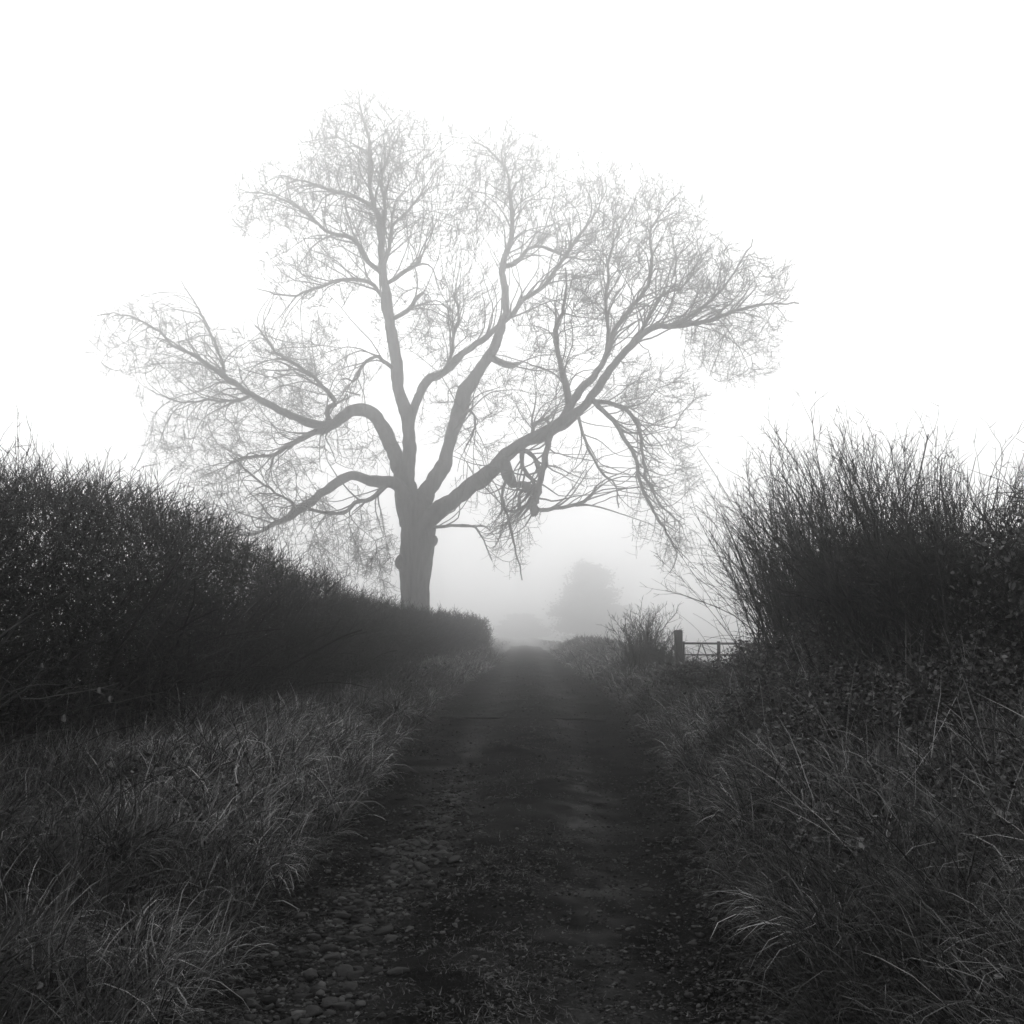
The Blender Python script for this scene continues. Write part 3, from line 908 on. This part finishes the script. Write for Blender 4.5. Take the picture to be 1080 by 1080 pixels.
for xa, xb in ((mxx - .01, L0 + .12), (mxx + .01, LM - .06), (mxx + .95, LM + .15), (mxx + .97, L1 - .1)):
    acc = Acc(); tube_path(acc, [[xa, GD - .02, 1.14], [(xa + xb) / 2, GD - .02, .78], [xb, GD - .02, .42]], [.012] * 3, 6)
    acc.build('brace', M_METAL, gate)

# wooden bar laid across the track to turn water
acc = Acc()
bd_ = 18.3
bx = np.linspace(-1.15, 1.5, 30)
bz = np.linspace(float(tz(np.array(-1.1), np.array(bd_))), float(tz(np.array(1.45), np.array(bd_))), 30) + .006
tube_path(acc, np.stack([bx, bd_ - .03 * bx, bz + .03], 1), .022 + .003 * np.sin(bx * 9), 6)
tag(acc.build('drainage_bar', M_WOOD), 'thin straight timber bar laid across the track short of the tree', 'drainage bar')

# ------------------------------------------------------------------ grass
def blades(rg, x, y, L, wd, th0, th1, az, tone, K=6):
    n_ = len(x)
    z = height(x, y) - .01
    P = np.zeros((n_, K, 3)); P[:, 0] = np.stack([x, y, z], 1)
    tt = np.linspace(0, 1, K)
    for k_ in range(1, K):
        th = th0 + th1 * (tt[k_] ** 1.3)
        a_ = az + .25 * rg.normal(size=n_) * tt[k_]
        D = np.stack([np.sin(th) * np.cos(a_), np.sin(th) * np.sin(a_), np.cos(th)], 1)
        P[:, k_] = P[:, k_ - 1] + D * (L / (K - 1))[:, None]
    zz = height(P[..., 0].ravel(), P[..., 1].ravel()).reshape(n_, K) + .012
    P[..., 2] = np.maximum(P[..., 2], zz)
    prof = np.array([.8, 1, .95, .8, .55, .08])[:K]
    if K == 4: prof = np.array([.9, 1, .7, .1])
    rot = az + np.pi / 2 + rg.normal(0, .5, n_)
    side = nrm(np.stack([np.cos(rot), np.sin(rot), rg.normal(0, .4, n_)], 1))
    return ribbons(P, wd[:, None] * prof[None], side, tone)

def field(rg, acc, dens_fn, n_cl, d_a, d_b, p, uf, nb, Lr, wbase, bias, K=6):
    d = dsamp(rg, n_cl, d_a, d_b, p)
    x = uf(d, rg.random(n_cl))
    pale = np.clip(.5 + 1.3 * fbm(x, d, .55, 3), 0, 1)
    cl = rg.random(n_cl)
    rep = np.repeat(np.arange(n_cl), nb)
    m = len(rep)
    dd = d[rep]
    an = rg.random(m) * 2 * np.pi; ra = rg.random(m) ** .7 * .09 * (1 + dd * .03)
    xx = x[rep] + np.cos(an) * ra; yy = dd + np.sin(an) * ra
    az_b = bias(xx, yy) + rg.normal(0, .9, n_cl)[rep]
    wgt = rg.random(m) < .6
    az = np.where(wgt, az_b + rg.normal(0, .8, m), an)
    L = rg.uniform(Lr[0], Lr[1], m) * (.5 + .8 * cl[rep])
    th0 = np.abs(rg.normal(.25, .25, m)); th1 = rg.uniform(.4, 2.5, m)
    tone = np.where(rg.random(m) < .25 + .35 * pale[rep], rg.random(m) ** 1.5, .12 * rg.random(m)) * (.25 + .75 * pale[rep])
    wd = (wbase + .00055 * dd) * rg.uniform(.6, 1.3, m)
    V, q, t_ = blades(rg, xx, yy, L, wd, th0, th1, az, tone, K)
    acc.add(V, q, t_)
gr = np.random.default_rng(61)
acc = Acc()   # left verge
def uL(d, t_):
    e = xc(d) - hw(d); hgd = np.interp(d, HD, HX) + np.interp(d, HD, HW) + .02
    return e + .05 - (e - hgd) * t_ ** .85
field(gr, acc, None, 2200, 2.8, 14, 1.3, uL, 34, (.18, .5), .0022, lambda x, y: .2 + .5 * np.sin(x * 2 + y))
field(gr, acc, None, 1500, 13, 48, 1.2, uL, 20, (.18, .45), .003, lambda x, y: .2 + .5 * np.sin(x * 2 + y), 4)
# thin tall stalks by the hedge foot
m = 2600
d = dsamp(gr, m, 5, 20, 1.2); x = np.interp(d, HD, HX) + gr.uniform(.7, 1.3, m)
V, q, t_ = blades(gr, x, d, gr.uniform(.2, .55, m), np.full(m, .003), np.abs(gr.normal(.12, .12, m)), gr.uniform(.1, .9, m), gr.random(m) * 6.28, gr.random(m) ** 2 * .7)
acc.add(V, q, t_)
tag(acc.build('verge_grass', M_GRASS), 'pale matted long grass on the left verge', None, None, 'stuff')
acc = Acc()   # right bank
def uR(d, t_):
    e = xc(d) + hw(d)
    return e - .02 + t_ ** .9 * np.interp(d, [4, 20, 30, 60], [3.0, 2.6, 2.8, 3])
br_ = lambda x, y: np.pi * .95 + .6 * np.sin(x * 3 + y * 1.3)
field(gr, acc, None, 3200, 2.6, 13, 1.4, uR, 40, (.14, .48), .0026, br_)
field(gr, acc, None, 2000, 12, 60, 1.2, uR, 22, (.2, .5), .003, br_, 4)
m = 700
d = dsamp(gr, m, 5, 14, 1.1); x = xc(d) + hw(d) + gr.uniform(.5, 3, m)
V, q, t_ = blades(gr, x, d, gr.uniform(.5, 1.0, m), np.full(m, .005), np.abs(gr.normal(.5, .4, m)), gr.uniform(0, .9, m), gr.random(m) * 6.28, gr.random(m) ** 1.2)
acc.add(V, q, t_)
for k_ in range(150):
    d0_ = float(dsamp(gr, 1, 4.6, 22, 1.4)[0]); lft = gr.random() < .4
    x0_ = float(xc(d0_) - hw(d0_) - gr.uniform(.1, 1.9)) if lft else float(xc(d0_) + hw(d0_) + gr.uniform(.05, 2.6))
    if k_ == 0: d0_, x0_ = 5.0, 1.42
    if k_ == 1: d0_, x0_ = 5.6, 2.0
    nb2 = 260; an = gr.random(nb2) * 6.28; ra = gr.random(nb2) * .07
    Lt = gr.uniform(.22, .5) if k_ > 1 else .55
    V, q, t_ = blades(gr, x0_ + np.cos(an) * ra, d0_ + np.sin(an) * ra, Lt * gr.uniform(.6, 1.15, nb2), (.0028 + .0005 * d0_) * gr.uniform(.7, 1.3, nb2),
                      np.abs(gr.normal(.3, .2, nb2)), gr.uniform(.9, 2.3, nb2), an, gr.random(nb2) ** 3 * gr.uniform(.3, 1.0), 6)
    acc.add(V, q, t_)
tag(acc.build('bank_grass', M_GRASS), 'tangled long grass covering the right bank', None, None, 'stuff')
# short turf on the track margins, the middle strip, and the far fields
acc = Acc()
m = 46000
d = dsamp(gr, m, 3.8, 40, 1.5)
uu = np.where(gr.random(m) < .55, gr.normal(0, .28, m), np.sign(gr.random(m) - .5) * (hw(d) - np.abs(gr.normal(0, .22, m))))
x = xc(d) + uu
kp = vnoise(x, d, 1.7) + vnoise(x, d, 5) * .6 > -.08
x, d = x[kp], d[kp]; m = len(x)
V, q, t_ = blades(gr, x, d, gr.uniform(.02, .07, m), (.002 + .0004 * d) * gr.uniform(.7, 1.3, m), gr.uniform(0, 1.0, m), gr.uniform(.2, 1.2, m), gr.random(m) * 6.28, gr.random(m) ** 4 * .3, 4)
acc.add(V, q, t_)
tag(acc.build('track_turf', M_GRASS), 'short sparse grass and moss on the track', None, None, 'stuff')
acc = Acc()
m = 26000
side_ = gr.random(m) < .5
d = dsamp(gr, m, 20, 130, 1.0)
x = np.where(side_, np.interp(d, HD, HX) - gr.uniform(.8, 30, m), 4.6 + gr.uniform(0, 30, m))
late = d > 50
x = np.where(late, np.where(side_, xc(d) - 1.5 - gr.uniform(0, 20, m), xc(d) + 1.5 + gr.uniform(0, 20, m)), x)
V, q, t_ = blades(gr, x, d, gr.uniform(.1, .25, m), .003 + .0006 * d, gr.uniform(0, .6, m), gr.uniform(.3, 1.4, m), gr.random(m) * 6.28, gr.random(m) ** 2 * .5, 4)
acc.add(V, q, t_)
tag(acc.build('field_grass', M_GRASS), 'short field grass fading into the fog', None, None, 'stuff')

# low broad-leaved weeds and dead stalks among the grass
acc = Acc()
m = 30000
d = dsamp(gr, m, 3.2, 30, 1.3); rs_ = gr.random(m) < .68
x = np.where(rs_, xc(d) + hw(d) + gr.uniform(.25, 3.1, m), xc(d) - hw(d) - gr.uniform(.2, 2.2, m))
kp = fbm(x, d, 1.3, 3) > np.where(rs_, .06, .22)
x, d = x[kp], d[kp]; m = len(x)
C = np.stack([x, d, height(x, d) + gr.uniform(.04, .34, m)], 1)
V, q, t_ = leaves(gr, C, (.022 + .0018 * d) * gr.uniform(.6, 1.6, m), gr.random(m) ** 3, .5)
acc.add(V, q, t_)
tag(acc.build('verge_weeds', M_LEAF, smooth=False), 'patches of small weed leaves among the verge grass', None, None, 'stuff')
acc = Acc()
m = 420
d = dsamp(gr, m, 4.2, 20, 1.2); rs_ = gr.random(m) < .75
x = np.where(rs_, xc(d) + hw(d) + gr.uniform(.4, 3.0, m), xc(d) - hw(d) - gr.uniform(.5, 2.0, m))
P0 = np.stack([x, d, height(x, d) - .02], 1)
P, r_ = shoots(gr, P0, np.stack([gr.normal(-.1, .5, m), gr.normal(0, .5, m), np.ones(m)], 1), gr.uniform(.35, .95, m), np.full(m, .0028) + .0002 * d, 9, .07, -.05)
tn = gr.random(m) ** 2 * 2.2
V, q, t_ = tubes(P, r_, 4, tn); acc.add(V, q, t_)
P2, r2_ = side_twigs(gr, P[:, 3:], 4, .04, .16, .0016 + .00015 * d, .7, 3)
V, q, t_ = tubes(P2, r2_, 3, np.repeat(tn, 4)); acc.add(V, q, t_)
tag(acc.build('dead_stalks', M_TWIG), 'thin dead weed stalks standing and leaning in the verge grass', None, None, 'stuff')

# ------------------------------------------------------------------ stones
import bmesh
def ico(sub):
    bm = bmesh.new(); bmesh.ops.create_icosphere(bm, subdivisions=sub, radius=1)
    V = np.array([v_.co[:] for v_ in bm.verts]); Fc = np.array([[v_.index for v_ in f.verts] for f in bm.faces])
    bm.free(); return V, Fc
I1, F1 = ico(1); I3, F3 = ico(3)
sr = np.random.default_rng(91)
def facet(rg, I, n_, npl=9):
    pn = nrm(rg.normal(size=(n_, npl, 3)))
    pd = rg.uniform(.45, .9, (n_, npl))
    dt = np.einsum('kc,npc->nkp', I, pn)
    rad_ = np.where(dt > .05, pd[:, None] / np.maximum(dt, .05), 9).min(-1)
    return I[None] * np.minimum(rad_, 1.15)[..., None]
def gravel(rg, x, y, s, flat=.5, sink=.25):
    n_ = len(x)
    z = tz(x, y)
    k = len(I1)
    V = facet(rg, I1, n_)
    V = V * (s[:, None, None] * np.stack([np.ones(n_), rg.uniform(.55, .9, n_), rg.uniform(.35, .6, n_) * flat * 2], 1)[:, None])
    an = rg.random(n_) * 6.28; c, s_ = np.cos(an)[:, None], np.sin(an)[:, None]
    X = V[..., 0] * c - V[..., 1] * s_; Y = V[..., 0] * s_ + V[..., 1] * c
    V = np.stack([X + x[:, None], Y + y[:, None], V[..., 2] + (z + s * sink * .4)[:, None]], -1)
    Fq = (np.arange(n_)[:, None, None] * k + F1[None]).reshape(-1, 3)
    return V.reshape(-1, 3), Fq, np.repeat(rg.random(n_) ** 2.5, k)
n_ = 60000
d = dsamp(sr, n_, 3.8, 34, 1.8)
uu = sr.uniform(-1, 1, n_) * (hw(d) + .05)
x = xc(d) + uu
kp = (vnoise(x, d, 1.1) + .7 * vnoise(x, d, 4) + .3 * (np.abs(uu) > .45) > -.02)
x, d = x[kp], d[kp]
acc = Acc()
acc.add(*gravel(sr, x, d, np.clip(sr.lognormal(-5.3, .55, len(x)), .0025, .024) * (1 + .03 * d)))
# rubble band running up the left rut
nb_ = 2600
d = dsamp(sr, nb_, 3.9, 12.5, 1.5)
line = np.interp(d, [3.9, 5.3, 7, 9, 12.5], [-.95, -.85, -.72, -.6, -.5])
x = line + sr.normal(0, .17, nb_)
acc.add(*gravel(sr, x, d, np.clip(sr.lognormal(-4.1, .4, nb_), .006, .045), .5, .3))
nb_ = 700
d = dsamp(sr, nb_, 4.5, 18, 1.5); x = xc(d) + hw(d) - np.abs(sr.normal(.25, .15, nb_))
acc.add(*gravel(sr, x, d, np.clip(sr.lognormal(-4.3, .4, nb_), .006, .04), .5, .3))
tag(acc.build('gravel', M_GRAVEL, smooth=False), 'loose grit and rubble bedded in the track', None, None, 'stuff')

protos = []
for k in range(6):
    Vp = facet(sr, I3, 1, 12)[0] * np.array([1.25, .85, .5]) + sr.normal(0, .008, I3.shape)
    protos.append(mesh_np('loose_stone', Vp, F3, np.full(len(Vp), sr.random() * .6)))
    protos[-1].materials.append(M_STONE)
def stone(x, d, s, label, group=None, k=0):
    o = bpy.data.objects.new('loose_stone', protos[k % 6])
    COL.objects.link(o)
    o.location = (x, d, float(tz(np.array(x), np.array(d))) + s * .12)
    o.scale = (s, s, s)
    o.rotation_euler = (sr.normal(0, .12), sr.normal(0, .12), sr.random() * 6.28)
    return tag(o, label, 'stone', group)
for k in range(130):
    d = float(dsamp(sr, 1, 4.0, 11, 1.4)[0])
    x = float(np.interp(d, [3.9, 5.3, 7, 9, 12.5], [-.95, -.85, -.72, -.6, -.5]) + sr.normal(0, .17))
    stone(x, d, sr.uniform(.025, .06), 'flat dark stone bedded in the rubble strip of the left rut', 'stones in the left rut', k)
for k in range(26):
    d = float(dsamp(sr, 1, 4.4, 15, 1.3)[0])
    x = float(xc(d) + hw(d) - abs(sr.normal(.3, .15)))
    stone(x, d, sr.uniform(.015, .035), 'small pale stone lying along the grassy right edge of the track', 'stones along the right edge', k)
for px_, py_, s_, lab in [(460, 911, .035, 'pale lone stone on the bare middle of the track right of the rubble strip'),
                          (705, 895, .035, 'pale rounded stone near the right edge of the track'),
                          (765, 945, .045, 'largest pale stone beside the long grass on the right edge')]:
    dd = 1.6 * F / (py_ - HY)
    stone((px_ - CX) / F * dd, dd, s_, lab, None, 2)

# pale curled dead leaves caught in the near hedge
lr = np.random.default_rng(8)
def dead_leaf(px_, py_, d_, s_, lab, grp=None):
    c = W(px_, py_, d_)
    uu_, vv_ = np.meshgrid(np.linspace(-1, 1, 7), np.linspace(-1, 1, 9))
    wd_ = (1 - vv_ ** 2) ** .6 * .55 + .02
    X_ = uu_ * wd_ + .35 * vv_ ** 2; Z_ = vv_; Y_ = .5 * (uu_ * wd_) ** 2 * 2 + .25 * vv_ ** 2
    V_ = np.stack([X_, Y_, Z_], -1).reshape(-1, 3) * s_ + lr.normal(0, .06 * s_, (63, 3))
    i_ = np.arange(63).reshape(9, 7)
    q_ = np.stack([i_[:-1, :-1], i_[:-1, 1:], i_[1:, 1:], i_[1:, :-1]], -1).reshape(-1, 4)
    o = link('dead_leaf', mesh_np('dead_leaf', V_, q_), M_DRY)
    o.location = c; o.rotation_euler = tuple(lr.uniform(-.5, .5, 3))
    return tag(o, lab, 'leaf', grp)
dead_leaf(67, 758, 6.9, .026, 'oval pale curled dead leaf low at the near end of the left hedge')
dead_leaf(104, 728, 6.9, .02, 'upper of two pale crumpled leaves side by side in the left hedge')
dead_leaf(115, 737, 6.85, .02, 'lower of two pale crumpled leaves side by side in the left hedge')
dead_leaf(44, 702, 6.8, .016, 'small pale dead leaf at the left edge of the hedge')

# ------------------------------------------------------------------ far trees in the fog
def far_tree(name, label, px_, d_, top_px, wpx, rg, tiers, cat='tree', leafn=9000, fs=.28):
    x = (px_ - CX) / F * d_; z = float(height(np.array(x), np.array(d_)))
    H = CH - (top_px - HY) / F * d_ - z
    root = empty(name, (x, d_, z)); tag(root, label, cat)
    acc = Acc()
    tt = np.linspace(0, 1, 8)
    tube_path(acc, np.stack([x + .1 * np.sin(tt * 5), d_ + 0 * tt, z + tt * H * .93], 1), .035 * H * (1 - .85 * tt), 8)
    acc.build('trunk', M_BARK, root)
    acc = Acc(); cs = []
    la = Acc()
    nb_ = 130
    hs = np.array([t[0] for t in tiers])[::-1]; ws = np.array([t[1] for t in tiers])[::-1]
    for k_ in range(nb_):
        th_ = rg.uniform(.06, .99); tw = np.interp(th_, hs, ws) * rg.uniform(.55, 1.08)
        an = rg.random() * 6.28; rr_ = tw * wpx / 2 / F * d_
        c0 = np.array([x, d_, z + H * (th_ - .06)]); c1 = np.array([x + math.cos(an) * rr_, d_ + math.sin(an) * rr_, z + H * (th_ + rg.normal(0, .03))])
        P_ = np.array([c0 * (1 - s_) + c1 * s_ for s_ in np.linspace(0, 1, 6)])
        tube_path(acc, P_, np.linspace(.12, .04, 6), 5)
        m_ = leafn // nb_
        C = (c0 + (c1 - c0) * (rg.random((m_, 1)) ** .5)) + rg.normal(0, 1, (m_, 3)) * np.array([.07, .07, .035]) * H * rg.uniform(.5, 1.1)
        V_, q_, t_ = leaves(rg, C, fs * rg.uniform(.6, 1.3, m_), rg.random(m_), .4)
        la.add(V_, q_, t_)
    acc.build('limbs', M_BARK, root)
    o_ = la.build('crown', M_FAR, root, smooth=False); o_['kind'] = 'stuff'
    return root
rg = np.random.default_rng(71)
far_tree('far_tree', 'tall pale stepped tree dissolving in the fog beyond the end of the track', 622, 225, 597, 84, rg,
         [(1, .3), (.9, .42), (.78, .5), (.7, .72), (.55, .8), (.45, 1.0), (.2, 1.0), (.05, .9)], leafn=24000, fs=.6)
far_tree('bushy_tree', 'faint low round bushy tree in the fog just past the left hedge end', 550, 290, 648, 64, rg,
         [(1, .3), (.85, .6), (.65, .9), (.4, 1.0), (.05, 1.0)], leafn=12000, fs=.5)
bush('roadside_scrub', 'low scrubby bush on the right verge where the track vanishes', 612, 52, 681, 60, np.random.default_rng(72), 60)
